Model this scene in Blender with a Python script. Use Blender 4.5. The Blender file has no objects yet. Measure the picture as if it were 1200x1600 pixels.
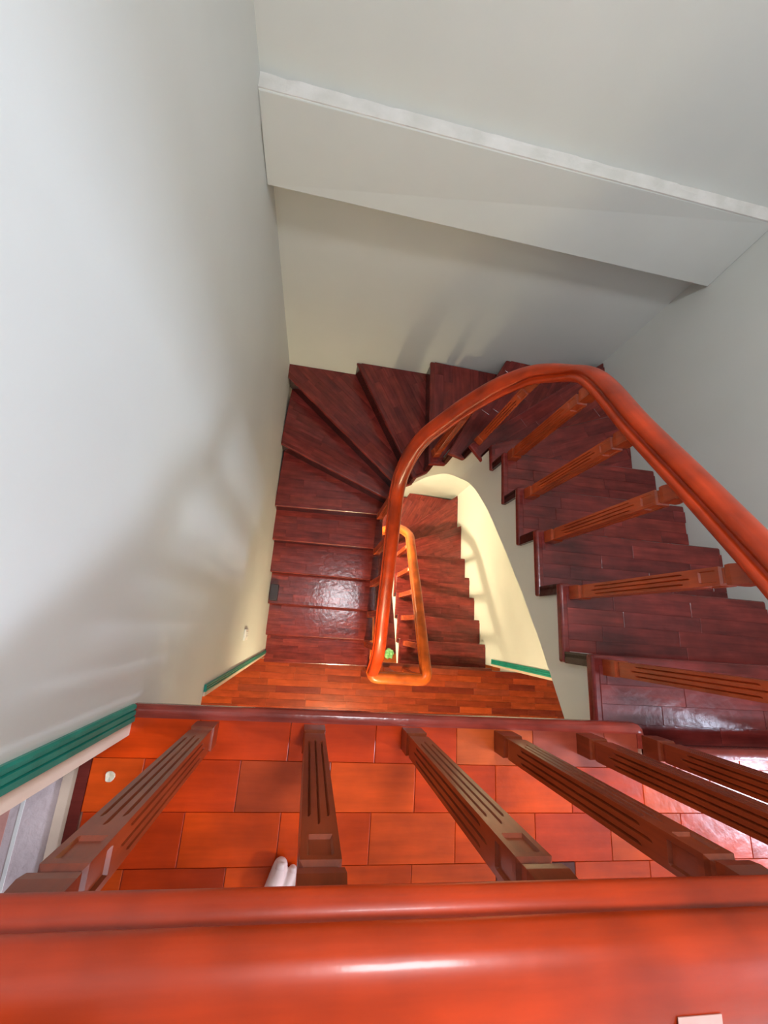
import bpy, bmesh, math, random
from mathutils import Vector, Matrix
random.seed(7)
scene = bpy.context.scene
COL = scene.collection

# ------------------------------------------------------------------ camera
EYE = 1.247                       # camera height above the upper landing
F_PX = 643.69
R_CAM = ((0.98288712, 0.06674188, 0.17169282),
         (0.10971096, -0.96081209, -0.25456558),
         (0.14797435, 0.26904581, -0.95169215))
cam_data = bpy.data.cameras.new('camera')
cam = bpy.data.objects.new('camera', cam_data)
COL.objects.link(cam)
cam_data.sensor_fit = 'VERTICAL'
cam_data.sensor_height = 32.0
cam_data.lens = F_PX * 32.0 / 1600.0
cam_data.clip_start = 0.02
rx, ry, rz = (Vector(r) for r in R_CAM)
cam.matrix_world = Matrix(((rx[0], -ry[0], -rz[0], 0.0),
                           (rx[1], -ry[1], -rz[1], 0.0),
                           (rx[2], -ry[2], -rz[2], EYE),
                           (0, 0, 0, 1)))
scene.camera = cam

# ------------------------------------------------------------------ world, light, exposure
scene.view_settings.view_transform = 'Standard'
scene.view_settings.look = 'None'
scene.view_settings.gamma = 1.0
scene.view_settings.use_curve_mapping = False
scene.view_settings.exposure = 0.30
world = bpy.data.worlds.new('world')
scene.world = world
world.use_nodes = True
bg = world.node_tree.nodes['Background']
bg.inputs[0].default_value = (0.75, 0.85, 1.0, 1)
bg.inputs[1].default_value = 0.7


def area_light(name, loc, target, sx, sy, power, color):
    d = bpy.data.lights.new(name, 'AREA')
    d.shape = 'RECTANGLE'
    d.size = sx
    d.size_y = sy
    d.energy = power
    d.color = color
    o = bpy.data.objects.new(name, d)
    COL.objects.link(o)
    o.location = loc
    o.rotation_euler = (Vector(target) - Vector(loc)).to_track_quat('-Z', 'Y').to_euler()
    return o


# daylight entering through the window at the right end of the landing
WIN_X, WIN_Y0, WIN_Y1, WIN_Z0, WIN_Z1 = 3.70, -1.40, -0.40, 1.80, 2.45
for sash, y, sx, sy, power in (('far', -1.17, 0.30, 0.40, 98.0), ('near', -0.57, 0.20, 0.30, 13.0)):
    area_light('daylight_window_' + sash, (WIN_X + 0.14, y, 2.125), (WIN_X - 0.86, y + 0.3, 1.825), sx, sy, power, (0.70, 0.80, 1.0))
# daylight coming down through the roof light above the stairwell
SKY_C = (0.62, 0.58)
area_light('daylight_roof', (SKY_C[0], SKY_C[1], 3.06), (SKY_C[0], SKY_C[1], 0), 0.55, 0.40, 46.0, (0.92, 0.95, 1.0))

# ------------------------------------------------------------------ constants of the place (metres)
H = 0.1758            # riser
STOREY = 19 * H
DY = -0.07            # the flights below stand a little nearer
XR, YF = 2.045, 2.12
BACK = -2.1
XW = -2.6             # far left of the side room
XE = WIN_X


def wallx(z):         # the left wall is slightly out of plumb
    return -0.425 + (-z * 0.0085 if z < 0 else 0.0)


# ------------------------------------------------------------------ helpers
def tag(o, label=None, cat=None, group=None, kind=None):
    if label: o['label'] = label
    if cat: o['category'] = cat
    if group: o['group'] = group
    if kind: o['kind'] = kind
    return o


def mesh(name, verts, faces, smooth=False):
    me = bpy.data.meshes.new(name)
    me.from_pydata([tuple(v) for v in verts], [], faces)
    me.validate()
    bm = bmesh.new(); bm.from_mesh(me)
    bmesh.ops.recalc_face_normals(bm, faces=bm.faces)
    bm.to_mesh(me); bm.free()
    if smooth:
        me.polygons.foreach_set('use_smooth', [True] * len(me.polygons))
    return me


def obj(name, me, mat, parent=None, color=None, loc=None, rotz=None):
    o = bpy.data.objects.new(name, me)
    COL.objects.link(o)
    if me is not None and mat is not None and not me.materials:
        me.materials.append(mat)
    if parent: o.parent = parent
    if color: o.color = (*color, 1)
    if loc: o.location = loc
    if rotz is not None: o.rotation_euler = (0, 0, rotz)
    return o


def empty(name, loc=(0, 0, 0)):
    o = bpy.data.objects.new(name, None)
    COL.objects.link(o)
    o.location = loc
    o.empty_display_size = 0.1
    return o


class MB:
    def __init__(s): s.v = []; s.f = []

    def add(s, verts, faces):
        n = len(s.v)
        s.v += [tuple(v) for v in verts]
        s.f += [tuple(i + n for i in f) for f in faces]
        return s

    def box(s, x0, x1, y0, y1, z0, z1):
        v = [(x0, y0, z0), (x1, y0, z0), (x1, y1, z0), (x0, y1, z0), (x0, y0, z1), (x1, y0, z1), (x1, y1, z1), (x0, y1, z1)]
        return s.add(v, [(0, 3, 2, 1), (4, 5, 6, 7), (0, 1, 5, 4), (1, 2, 6, 5), (2, 3, 7, 6), (3, 0, 4, 7)])

    def prism(s, poly, z0, z1):
        n = len(poly)
        v = [(p[0], p[1], z0) for p in poly] + [(p[0], p[1], z1) for p in poly]
        f = [tuple(range(n))[::-1], tuple(range(n, 2 * n))]
        f += [(i, (i + 1) % n, n + (i + 1) % n, n + i) for i in range(n)]
        return s.add(v, f)

    def hexa(s, v8):
        return s.add(v8, [(0, 3, 2, 1), (4, 5, 6, 7), (0, 1, 5, 4), (1, 2, 6, 5), (2, 3, 7, 6), (3, 0, 4, 7)])

    def me(s, name, smooth=False): return mesh(name, s.v, s.f, smooth)


def bevel(o, w, seg=2):
    m = o.modifiers.new('bevel', 'BEVEL'); m.width = w; m.segments = seg
    m.limit_method = 'ANGLE'; m.angle_limit = 0.6
    return o


def smooth_by_angle(me, ang=0.7):
    me.polygons.foreach_set('use_smooth', [True] * len(me.polygons))
    bm = bmesh.new(); bm.from_mesh(me)
    for e in bm.edges:
        if len(e.link_faces) == 2 and e.calc_face_angle(0) > ang: e.smooth = False
    bm.to_mesh(me); bm.free()


# ------------------------------------------------------------------ materials
def new_mat(name):
    m = bpy.data.materials.new(name); m.use_nodes = True
    return m, m.node_tree, m.node_tree.nodes['Principled BSDF']


def wood(name, rough=0.28, coat=0.35, coat_rough=0.12, stretch=(3, 40, 40), uv=False, lo=0.62, hi=1.18, bump=0.15, blotch=0.35, spec=0.4):
    m, nt, b = new_mat(name)
    N = nt.nodes; L = nt.links
    tc = N.new('ShaderNodeTexCoord'); mp = N.new('ShaderNodeMapping')
    mp.inputs['Scale'].default_value = stretch
    L.new(tc.outputs['UV' if uv else 'Object'], mp.inputs[0])
    oi = N.new('ShaderNodeObjectInfo')
    ofs = N.new('ShaderNodeVectorMath'); ofs.operation = 'ADD'
    mul = N.new('ShaderNodeMath'); mul.operation = 'MULTIPLY'; mul.inputs[1].default_value = 37.0
    L.new(oi.outputs['Random'], mul.inputs[0])
    L.new(mp.outputs[0], ofs.inputs[0]); L.new(mul.outputs[0], ofs.inputs[1])
    n1 = N.new('ShaderNodeTexNoise'); n1.inputs['Scale'].default_value = 1.0
    n1.inputs['Detail'].default_value = 6; n1.inputs['Roughness'].default_value = 0.6
    L.new(ofs.outputs[0], n1.inputs['Vector'])
    r1 = N.new('ShaderNodeMapRange'); r1.inputs[1].default_value = 0.3; r1.inputs[2].default_value = 0.7
    r1.inputs[3].default_value = lo; r1.inputs[4].default_value = hi
    L.new(n1.outputs[0], r1.inputs[0])
    n2 = N.new('ShaderNodeTexNoise'); n2.inputs['Scale'].default_value = 6.0; n2.inputs['Detail'].default_value = 3
    L.new(tc.outputs['Object'], n2.inputs['Vector'])
    r2 = N.new('ShaderNodeMapRange'); r2.inputs[1].default_value = 0.35; r2.inputs[2].default_value = 0.65
    r2.inputs[3].default_value = 1 - blotch; r2.inputs[4].default_value = 1 + blotch * 0.4
    L.new(n2.outputs[0], r2.inputs[0])
    mm = N.new('ShaderNodeMath'); mm.operation = 'MULTIPLY'
    L.new(r1.outputs[0], mm.inputs[0]); L.new(r2.outputs[0], mm.inputs[1])
    sc = N.new('ShaderNodeVectorMath'); sc.operation = 'SCALE'
    L.new(oi.outputs['Color'], sc.inputs[0]); L.new(mm.outputs[0], sc.inputs['Scale'])
    L.new(sc.outputs[0], b.inputs['Base Color'])
    b.inputs['Roughness'].default_value = rough
    b.inputs['Specular IOR Level'].default_value = spec
    b.inputs['Coat Weight'].default_value = coat
    b.inputs['Coat Roughness'].default_value = coat_rough
    n3 = N.new('ShaderNodeTexNoise'); n3.inputs['Scale'].default_value = 22.0; n3.inputs['Detail'].default_value = 4
    L.new(tc.outputs['Object'], n3.inputs['Vector'])
    bp = N.new('ShaderNodeBump'); bp.inputs['Strength'].default_value = bump; bp.inputs['Distance'].default_value = 0.004
    L.new(n3.outputs[0], bp.inputs['Height'])
    L.new(bp.outputs[0], b.inputs['Normal']); L.new(bp.outputs[0], b.inputs['Coat Normal'])
    return m


def paint(name, c1, c2, scale=3.0, rough=0.55, bump=0.08, bscale=120.0, spec=0.4):
    m, nt, b = new_mat(name)
    N = nt.nodes; L = nt.links
    tc = N.new('ShaderNodeTexCoord')
    n1 = N.new('ShaderNodeTexNoise'); n1.inputs['Scale'].default_value = scale; n1.inputs['Detail'].default_value = 5
    L.new(tc.outputs['Object'], n1.inputs['Vector'])
    cr = N.new('ShaderNodeValToRGB')
    cr.color_ramp.elements[0].position = 0.35; cr.color_ramp.elements[0].color = (*c1, 1)
    cr.color_ramp.elements[1].position = 0.65; cr.color_ramp.elements[1].color = (*c2, 1)
    L.new(n1.outputs[0], cr.inputs[0]); L.new(cr.outputs[0], b.inputs['Base Color'])
    b.inputs['Roughness'].default_value = rough
    b.inputs['Specular IOR Level'].default_value = spec
    n2 = N.new('ShaderNodeTexNoise'); n2.inputs['Scale'].default_value = bscale; n2.inputs['Detail'].default_value = 3
    L.new(tc.outputs['Object'], n2.inputs['Vector'])
    bp = N.new('ShaderNodeBump'); bp.inputs['Strength'].default_value = bump; bp.inputs['Distance'].default_value = 0.003
    L.new(n2.outputs[0], bp.inputs['Height']); L.new(bp.outputs[0], b.inputs['Normal'])
    return m


M = {}
M['wall'] = paint('wall_paint', (0.68, 0.70, 0.66), (0.71, 0.73, 0.69), 2.0, 0.5, 0.05)
M['plaster'] = paint('rough_plaster', (0.64, 0.62, 0.57), (0.76, 0.73, 0.69), 9.0, 0.7, 0.4, 60)
M['ceiling'] = paint('ceiling_paint', (0.72, 0.72, 0.70), (0.75, 0.75, 0.73), 2.0, 0.6, 0.05)
M['cream'] = paint('cream_paint', (0.66, 0.50, 0.38), (0.72, 0.56, 0.44), 8.0, 0.5)
M['green'] = paint('green_gloss', (0.012, 0.24, 0.18), (0.02, 0.31, 0.24), 14.0, 0.35, 0.1)
M['concrete'] = paint('concrete', (0.60, 0.47, 0.47), (0.72, 0.60, 0.60), 9.0, 0.75, 1.0, 60)
M['pink'] = paint('pink_cement', (0.66, 0.30, 0.25), (0.74, 0.36, 0.30), 9.0, 0.7, 0.3)
M['white'] = paint('white_plastic', (0.84, 0.83, 0.78), (0.88, 0.86, 0.82), 4.0, 0.35)
M['dark'] = paint('dark_plastic', (0.020, 0.014, 0.020), (0.030, 0.022, 0.028), 12.0, 0.4)
M['tread'] = wood('maroon_tread', 0.22, 0.42, 0.15, (4, 45, 45), bump=0.35, spec=0.22)
M['floorwood'] = wood('floor_plank', 0.25, 0.08, 0.15, (4, 40, 40), lo=0.8, hi=1.1, bump=0.3, blotch=0.25, spec=0.24)
M['rail'] = wood('rail_lacquer', 0.34, 0.22, 0.12, (2.5, 30, 30), uv=True, lo=0.72, hi=1.14, bump=0.08, blotch=0.4, spec=0.3)
M['baluster'] = wood('baluster_lacquer', 0.34, 0.35, 0.12, (50, 50, 4), lo=0.7, hi=1.15, bump=0.08, blotch=0.25)
M['joint'] = paint('joint_filler', (0.22, 0.05, 0.02), (0.50, 0.26, 0.18), 30.0, 0.8)

C_TREAD = [(0.195, 0.024, 0.019), (0.182, 0.022, 0.018), (0.21, 0.026, 0.020), (0.165, 0.020, 0.017), (0.195, 0.027, 0.024), (0.225, 0.029, 0.021)]
C_LAND = [(0.70, 0.062, 0.003), (0.73, 0.070, 0.004), (0.67, 0.057, 0.003), (0.55, 0.042, 0.004), (0.70, 0.076, 0.007), (0.63, 0.050, 0.003)]
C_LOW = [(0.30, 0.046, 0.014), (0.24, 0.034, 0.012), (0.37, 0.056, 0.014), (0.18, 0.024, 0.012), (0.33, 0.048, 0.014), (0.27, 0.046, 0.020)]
C_RAIL = (0.50, 0.040, 0.003)
C_BAL = (0.26, 0.040, 0.009)
C_NOSE = (0.20, 0.032, 0.022)
C_RISER = (0.035, 0.007, 0.008)  # dark riser wood, deepened further to stand in for shade under the nosings


# ------------------------------------------------------------------ 2D polygon helpers
def clip(poly, nx, ny, d):            # keep nx*x+ny*y >= d
    out = []
    n = len(poly)
    for i in range(n):
        a = poly[i]; b = poly[(i + 1) % n]
        da = nx * a[0] + ny * a[1] - d; db = nx * b[0] + ny * b[1] - d
        if da >= 0: out.append(a)
        if da * db < 0:
            t = da / (da - db)
            out.append((a[0] + t * (b[0] - a[0]), a[1] + t * (b[1] - a[1])))
    return out


def area(poly):
    return 0.5 * sum(poly[i][0] * poly[(i + 1) % len(poly)][1] - poly[(i + 1) % len(poly)][0] * poly[i][1] for i in range(len(poly)))


def catmull(pts, n):
    P = [Vector(p) for p in pts]
    P = [P[0] * 2 - P[1]] + P + [P[-1] * 2 - P[-2]]
    out = []
    for i in range(1, len(P) - 2):
        for j in range(n):
            t = j / n
            a, b, c, d = P[i - 1], P[i], P[i + 1], P[i + 2]
            out.append(0.5 * ((2 * b) + (c - a) * t + (2 * a - 5 * b + 4 * c - d) * t * t + (3 * b - a - 3 * c + d) * t ** 3))
    out.append(P[-2])
    return out


def lerp_table(tab, t):
    for (t0, v0), (t1, v1) in zip(tab, tab[1:]):
        if t <= t1: return v0 + (v1 - v0) * (t - t0) / (t1 - t0)
    return tab[-1][1]


# ------------------------------------------------------------------ the setting: walls, ceiling
TOP = 3.0
BOT = -STOREY * 2 - 0.05
LINTEL = -0.79
JAMB = -0.305      # where the side walls end and the landings open sideways


def wall_slab(name, pts, label, mat='wall'):
    o = obj(name, MB().hexa(pts).me(name), M[mat])
    return tag(o, label, 'wall', kind='structure')


def left_piece(name, y0, y1, z0, z1, label, ofs=0.0, parent=None):
    a, b = wallx(z0) + ofs, wallx(z1) + ofs
    t = 0.24
    m = MB().hexa([(a - t, y0, z0), (a, y0, z0), (a, y1, z0), (a - t, y1, z0), (b - t, y0, z1), (b, y0, z1), (b, y1, z1), (b - t, y1, z1)])
    o = obj(name, m.me(name), M['wall'], parent)
    if not parent: tag(o, label, 'wall', kind='structure')
    return o


SLABLINE = -0.055
left_piece('wall_left', JAMB, YF + 0.2, SLABLINE, TOP, 'pale plastered upper wall at the left, washed with daylight')
left_piece('wall_left', JAMB + DY * 0.4, YF + 0.2, BOT, SLABLINE, 'cream lower wall at the left beside the dark winding treads', -0.003)
left_piece('wall_left', BACK, JAMB + DY * 0.4, LINTEL, SLABLINE - 0.02, 'wall above the lower left opening, under the landing edge', -0.004)
left_piece('wall_left', BACK, JAMB, 2.1, TOP, 'wall over the upper left opening', 0.0)

wf = wall_slab('wall_far', [(-0.75, YF, -2.5), (2.3, YF, -2.5), (2.3, YF + 0.25, -2.5), (-0.75, YF + 0.25, -2.5),
                            (-0.75, YF, 0.0), (2.3, YF, 0.0), (2.3, YF + 0.25, 0.0), (-0.75, YF + 0.25, 0.0)],
               'grey-green end wall below the concrete beam and above the winders')
wall_slab('wall_far', [(-0.75, YF + DY, BOT), (2.3, YF + DY, BOT), (2.3, YF + 0.25, BOT), (-0.75, YF + 0.25, BOT),
                       (-0.75, YF + DY, -2.5), (2.3, YF + DY, -2.5), (2.3, YF + 0.25, -2.5), (-0.75, YF + 0.25, -2.5)],
          'yellow lit end wall beyond the lower winders, seen under the curved stair edge')
YB, YU = 1.992, 2.055


def bz(x): return -0.023 * (x - 0.81)          # the beam runs a little out of level


bm_l, bm_r = wallx(0), XR
beam = MB().hexa([(bm_l, YB - 0.02, -0.337 + bz(bm_l)), (bm_r, YB + 0.02, -0.337 + bz(bm_r)), (bm_r, YF + 0.01, -0.337 + bz(bm_r)), (bm_l, YF + 0.01, -0.337 + bz(bm_l)),
                  (bm_l, YB - 0.02, 0.036 + bz(bm_l)), (bm_r, YB + 0.05, 0.036 + bz(bm_r)), (bm_r, YF + 0.06, 0.036 + bz(bm_r)), (bm_l, YF + 0.06, 0.036 + bz(bm_l))])
beam_o = obj('beam', beam.me('beam'), M['wall'], wf)
bevel(beam_o, 0.006, 2)
# plaster fillet on the beam ledge, uneven at its back edge
led = MB()
n = 48
rnd = random.Random(3)
v = []
for i in range(n + 1):
    x = bm_l + 0.001 + (bm_r - bm_l - 0.002) * i / n
    fy = i / n * 0.065
    zt = 0.038 + bz(x)
    w = 0.045 + 0.006 * math.sin(i * 0.9) + rnd.uniform(-0.004, 0.004)
    v += [(x, YB - 0.016 + fy, zt - 0.004), (x, YB - 0.016 + fy, zt + 0.002), (x, YB + w + fy * 0.6, zt + 0.010 + rnd.uniform(-0.003, 0.003)), (x, YB + 0.075 + fy * 0.5, zt + 0.02), (x, YB + 0.09 + fy * 0.5, zt - 0.004)]
fc = []
for i in range(n):
    for j in range(4):
        fc.append((i * 5 + j, (i + 1) * 5 + j, (i + 1) * 5 + j + 1, i * 5 + j + 1))
obj('ledge_plaster', mesh('ledge_plaster', v, fc), M['plaster'], wf)
wall_slab('wall_far', [(-0.75, YU - 0.02, 0.0), (2.3, YU + 0.05, 0.0), (2.3, YU + 0.3, 0.0), (-0.75, YU + 0.3, 0.0),
                       (-0.75, YU - 0.02, TOP), (2.3, YU + 0.05, TOP), (2.3, YU + 0.3, TOP), (-0.75, YU + 0.3, TOP)],
          'pale grey end wall above the rough plaster ledge')

wall_slab('wall_right', [(XR, JAMB + DY * 0.4, BOT), (XR + 0.2, JAMB + DY * 0.4, BOT), (XR + 0.2, YF + 0.2, BOT), (XR, YF + 0.2, BOT),
                         (XR, JAMB + DY * 0.4, TOP), (XR + 0.2, JAMB + DY * 0.4, TOP), (XR + 0.2, YF + 0.2, TOP), (XR, YF + 0.2, TOP)],
          'grey-green wall at the right behind the descending handrail')
wall_slab('wall_back', [(XW, BACK - 0.2, BOT), (XE + 0.2, BACK - 0.2, BOT), (XE + 0.2, BACK, BOT), (XW, BACK, BOT),
                        (XW, BACK - 0.2, TOP), (XE + 0.2, BACK - 0.2, TOP), (XE + 0.2, BACK, TOP), (XW, BACK, TOP)],
          'pale wall behind the landing')
# end wall with the window
we = MB()
we.box(XE, XE + 0.2, BACK, WIN_Y0, BOT, TOP)
we.box(XE, XE + 0.2, WIN_Y1, 0.2, BOT, TOP)
we.box(XE, XE + 0.2, WIN_Y0, WIN_Y1, BOT, WIN_Z0)
we.box(XE, XE + 0.2, WIN_Y0, WIN_Y1, WIN_Z1, TOP)
tag(obj('wall_end', we.me('wall_end'), M['wall']), 'pale wall at the right end of the landing around the window', 'wall', kind='structure')
nib = MB().box(XR + 0.2, XE, JAMB + DY * 0.4, JAMB + DY * 0.4 + 0.2, BOT, TOP)
tag(obj('wall_nib', nib.me('wall_nib'), M['wall']), 'pale return wall between stairwell and landing end', 'wall', kind='structure')
ws = MB().box(XW - 0.2, XW, BACK, 0.4, BOT, TOP)
ws.box(XW, wallx(0) - 0.24, 0.2, 0.4, BOT, TOP)
tag(obj('wall_side', ws.me('wall_side'), M['wall']), 'pale wall of the side room left of the stairwell', 'wall', kind='structure')
# ceiling with an opening for the roof light
ce = MB()
sx0, sx1, sy0, sy1 = SKY_C[0] - 0.32, SKY_C[0] + 0.32, SKY_C[1] - 0.24, SKY_C[1] + 0.24
ce.box(XW - 0.2, sx0, BACK - 0.2, YF + 0.3, TOP, TOP + 0.15)
ce.box(sx1, XE + 0.2, BACK - 0.2, YF + 0.3, TOP, TOP + 0.15)
ce.box(sx0, sx1, BACK - 0.2, sy0, TOP, TOP + 0.15)
ce.box(sx0, sx1, sy1, YF + 0.3, TOP, TOP + 0.15)
tag(obj('ceiling', ce.me('ceiling'), M['ceiling']), 'white ceiling over the stairwell', 'ceiling', kind='structure')


def glass_mat():
    m = bpy.data.materials.new('window_glass'); m.use_nodes = True
    nt = m.node_tree; nt.nodes.clear()
    o = nt.nodes.new('ShaderNodeOutputMaterial'); mx = nt.nodes.new('ShaderNodeMixShader')
    t = nt.nodes.new('ShaderNodeBsdfTransparent'); g = nt.nodes.new('ShaderNodeBsdfGlossy')
    g.inputs['Roughness'].default_value = 0.02; mx.inputs[0].default_value = 0.06
    nt.links.new(t.outputs[0], mx.inputs[1]); nt.links.new(g.outputs[0], mx.inputs[2]); nt.links.new(mx.outputs[0], o.inputs[0])
    return m


M['glass'] = glass_mat()
win = empty('window_1', (XE, (WIN_Y0 + WIN_Y1) / 2, WIN_Z0))
tag(win, 'white framed window at the right end of the landing', 'window', kind='structure')
w_h, w_w = WIN_Z1 - WIN_Z0, WIN_Y1 - WIN_Y0
fr = MB()
for a in (-w_w / 2, w_w / 2 - 0.05): fr.box(0.05, 0.11, a, a + 0.05, 0, w_h)
for a in (0, w_h - 0.05): fr.box(0.05, 0.11, -w_w / 2 + 0.05, w_w / 2 - 0.05, a, a + 0.05)
fr.box(0.055, 0.105, -0.02, 0.02, 0.05, w_h - 0.05)
obj('window_frame', fr.me('window_frame'), M['white'], win)
for a in (-1, 1):
    y0, y1 = (-w_w / 2 + 0.05, -0.02) if a < 0 else (0.02, w_w / 2 - 0.05)
    obj('pane', MB().box(0.078, 0.082, y0, y1, 0.05, w_h - 0.05).me('pane'), M['glass'], win)
rl = empty('window_2', (SKY_C[0], SKY_C[1], TOP))
tag(rl, 'white framed roof light in the ceiling above the stairwell', 'window', kind='structure')
fr = MB()
fr.box(-0.32, 0.32, -0.24, -0.21, 0.02, 0.08).box(-0.32, 0.32, 0.21, 0.24, 0.02, 0.08).box(-0.32, -0.29, -0.21, 0.21, 0.02, 0.08).box(0.29, 0.32, -0.21, 0.21, 0.02, 0.08)
obj('window_frame', fr.me('roof_frame'), M['white'], rl)
obj('pane', MB().box(-0.29, 0.29, -0.21, 0.21, 0.012, 0.017).me('roof_pane'), M['glass'], rl)


# green casings at the ends of the side walls
def casing(name, side, y_hi, w_green, w_cream, z0, z1, label):
    """vertical moulding on a side wall's face: grooved green band and a cream strip towards the opening"""
    y1 = y_hi; y0 = y_hi - w_green
    prof = []                                     # (y, thickness)
    for a, d in ((0, 0.001), (0.0, 0.007), (0.10, 0.011), (0.26, 0.011), (0.29, 0.007), (0.33, 0.007), (0.36, 0.012), (0.60, 0.012), (0.63, 0.008), (0.67, 0.008), (0.70, 0.013), (0.95, 0.013), (1.0, 0.009), (1.0, 0.001)):
        prof.append((y1 - a * w_green, d))
    def ring(z):
        x = wallx(z) - (0.003 if z < SLABLINE else 0) if side < 0 else XR
        return [(x - side * d * 1.0 if side > 0 else x + d, y, z) for y, d in prof]
    a, b = ring(z0), ring(z1)
    n = len(prof)
    f = [(i, i + 1, n + i + 1, n + i) for i in range(n - 1)] + [tuple(range(n)), tuple(range(n, 2 * n))]
    o = obj(name, mesh(name, a + b, f), M['green'])
    tag(o, label, 'trim', kind='structure')
    xa, xb = a[0][0], b[0][0]
    s = 1 if side < 0 else -1
    m = MB().hexa([(xa - s * 0.05, y0 - w_cream, z0), (xa + s * 0.006, y0 - w_cream, z0), (xa + s * 0.006, y0, z0), (xa - s * 0.05, y0, z0),
                   (xb - s * 0.05, y0 - w_cream, z1), (xb + s * 0.006, y0 - w_cream, z1), (xb + s * 0.006, y0, z1), (xb - s * 0.05, y0, z1)])
    obj('cream_strip', m.me('cream_strip'), M['cream'], o)
    return o


casing('trim_1', -1, -0.232, 0.043, 0.030, 0.0, 2.1, 'dark green moulding with cream edge at the upper landing opening')
casing('trim_2', -1, -0.292, 0.030, 0.018, -STOREY, LINTEL, 'thin green moulding with cream edge left of the lower landing')
casing('trim_3', 1, -0.262, 0.05, 0.022, -STOREY, -0.2, 'grooved green moulding on the yellow lit wall right of the lower landing')

# ------------------------------------------------------------------ floors
EDGE_FLIGHT = -0.30        # where the stair starts
EDGE = -0.234              # landing nosing beside the well
NOSE_R = 1.045


def plank_mesh(name, poly, t=0.008, cham=0.0012):
    """a floor piece: chamfered top, 5 sides"""
    n = len(poly)
    cx = sum(p[0] for p in poly) / n; cy = sum(p[1] for p in poly) / n
    ins = []
    for p in poly:
        d = math.hypot(p[0] - cx, p[1] - cy) or 1
        k = max(0, 1 - 1.4 * cham / d)
        ins.append((cx + (p[0] - cx) * k, cy + (p[1] - cy) * k))
    v = [(p[0], p[1], -t) for p in poly] + [(p[0], p[1], -cham * 0.7) for p in poly] + [(p[0], p[1], 0) for p in ins]
    f = [tuple(range(2 * n, 3 * n))]
    for a in (0, n):
        f += [(a + i, a + (i + 1) % n, a + n + (i + 1) % n, a + n + i) for i in range(n)]
    return mesh(name, v, f)


def plank_field(parent, poly, rows, length, phase, z, colors, mat, gap=0.0006, jitter=0.0, rot=None, org=(0, 0), overrides=None, seed=1, minarea=0.0006):
    """rows: list of (y0,y1); pieces are laid along x, clipped to poly. rot/org place the local frame."""
    rr = random.Random(seed)
    cnt = 0
    xs = [p[0] for p in poly]
    x_lo, x_hi = min(xs), max(xs)
    cache = {}
    for ri, (y0, y1) in enumerate(rows):
        x = phase(ri)
        while x > x_lo: x -= length
        while x < x_hi:
            L = length * (1 + rr.uniform(-jitter, jitter))
            cell = [(x + gap, y0 + gap), (x + L - gap, y0 + gap), (x + L - gap, y1 - gap), (x + gap, y1 - gap)]
            n = len(poly)
            for i in range(n):
                a, b = poly[i], poly[(i + 1) % n]
                nx, ny = -(b[1] - a[1]), b[0] - a[0]
                ln = math.hypot(nx, ny)
                if ln < 1e-6: continue
                nx /= ln; ny /= ln
                cell = clip(cell, nx, ny, nx * a[0] + ny * a[1] + gap)
                if len(cell) < 3: break
            c = rr.choice(colors); k = rr.uniform(0.88, 1.12)
            if overrides:
                for (oy, ox0, ox1, oc) in overrides:
                    if y0 < oy < y1 and ox0 < x + L / 2 < ox1: c = oc; k = 1
            if len(cell) >= 3 and area(cell) > minarea:
                mx = sum(p[0] for p in cell) / len(cell); my = sum(p[1] for p in cell) / len(cell)
                loc = [(p[0] - mx, p[1] - my) for p in cell]
                key = tuple((round(p[0], 4), round(p[1], 4)) for p in loc)
                if key not in cache: cache[key] = plank_mesh('plank', loc)
                if rot is None:
                    o = obj('plank', cache[key], mat, parent, tuple(v * k for v in c), (mx, my, z))
                else:
                    ca, sa = math.cos(rot), math.sin(rot)
                    o = obj('plank', cache[key], mat, parent, tuple(v * k for v in c),
                            (org[0] + mx * ca - my * sa, org[1] + mx * sa + my * ca, z), rot)
                cnt += 1
            x += L
    return cnt


# upper landing
fl = MB()
fl.prism([(-0.515, BACK), (XE, BACK), (XE, EDGE_FLIGHT - 0.03), (NOSE_R, EDGE_FLIGHT - 0.03), (NOSE_R, EDGE - 0.03), (wallx(0) + 0.0, EDGE - 0.03), (wallx(0) + 0.0, JAMB), (-0.515, JAMB)], -0.05, -0.0065)
floor = obj('floor', fl.me('floor'), M['joint'])
tag(floor, 'glossy orange-red parquet floor of the upper landing', 'floor', kind='structure')
slab = MB().prism([(wallx(0) - 0.2, BACK), (XE, BACK), (XE, EDGE_FLIGHT - 0.045), (NOSE_R + 0.01, EDGE_FLIGHT - 0.045), (NOSE_R + 0.01, EDGE - 0.075), (wallx(-0.1) + 0.004, EDGE - 0.075), (wallx(-0.1) + 0.004, JAMB - 0.03), (wallx(0) - 0.2, JAMB - 0.03)], -0.27, -0.05)
obj('slab', slab.me('slab'), M['wall'], floor)


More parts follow.
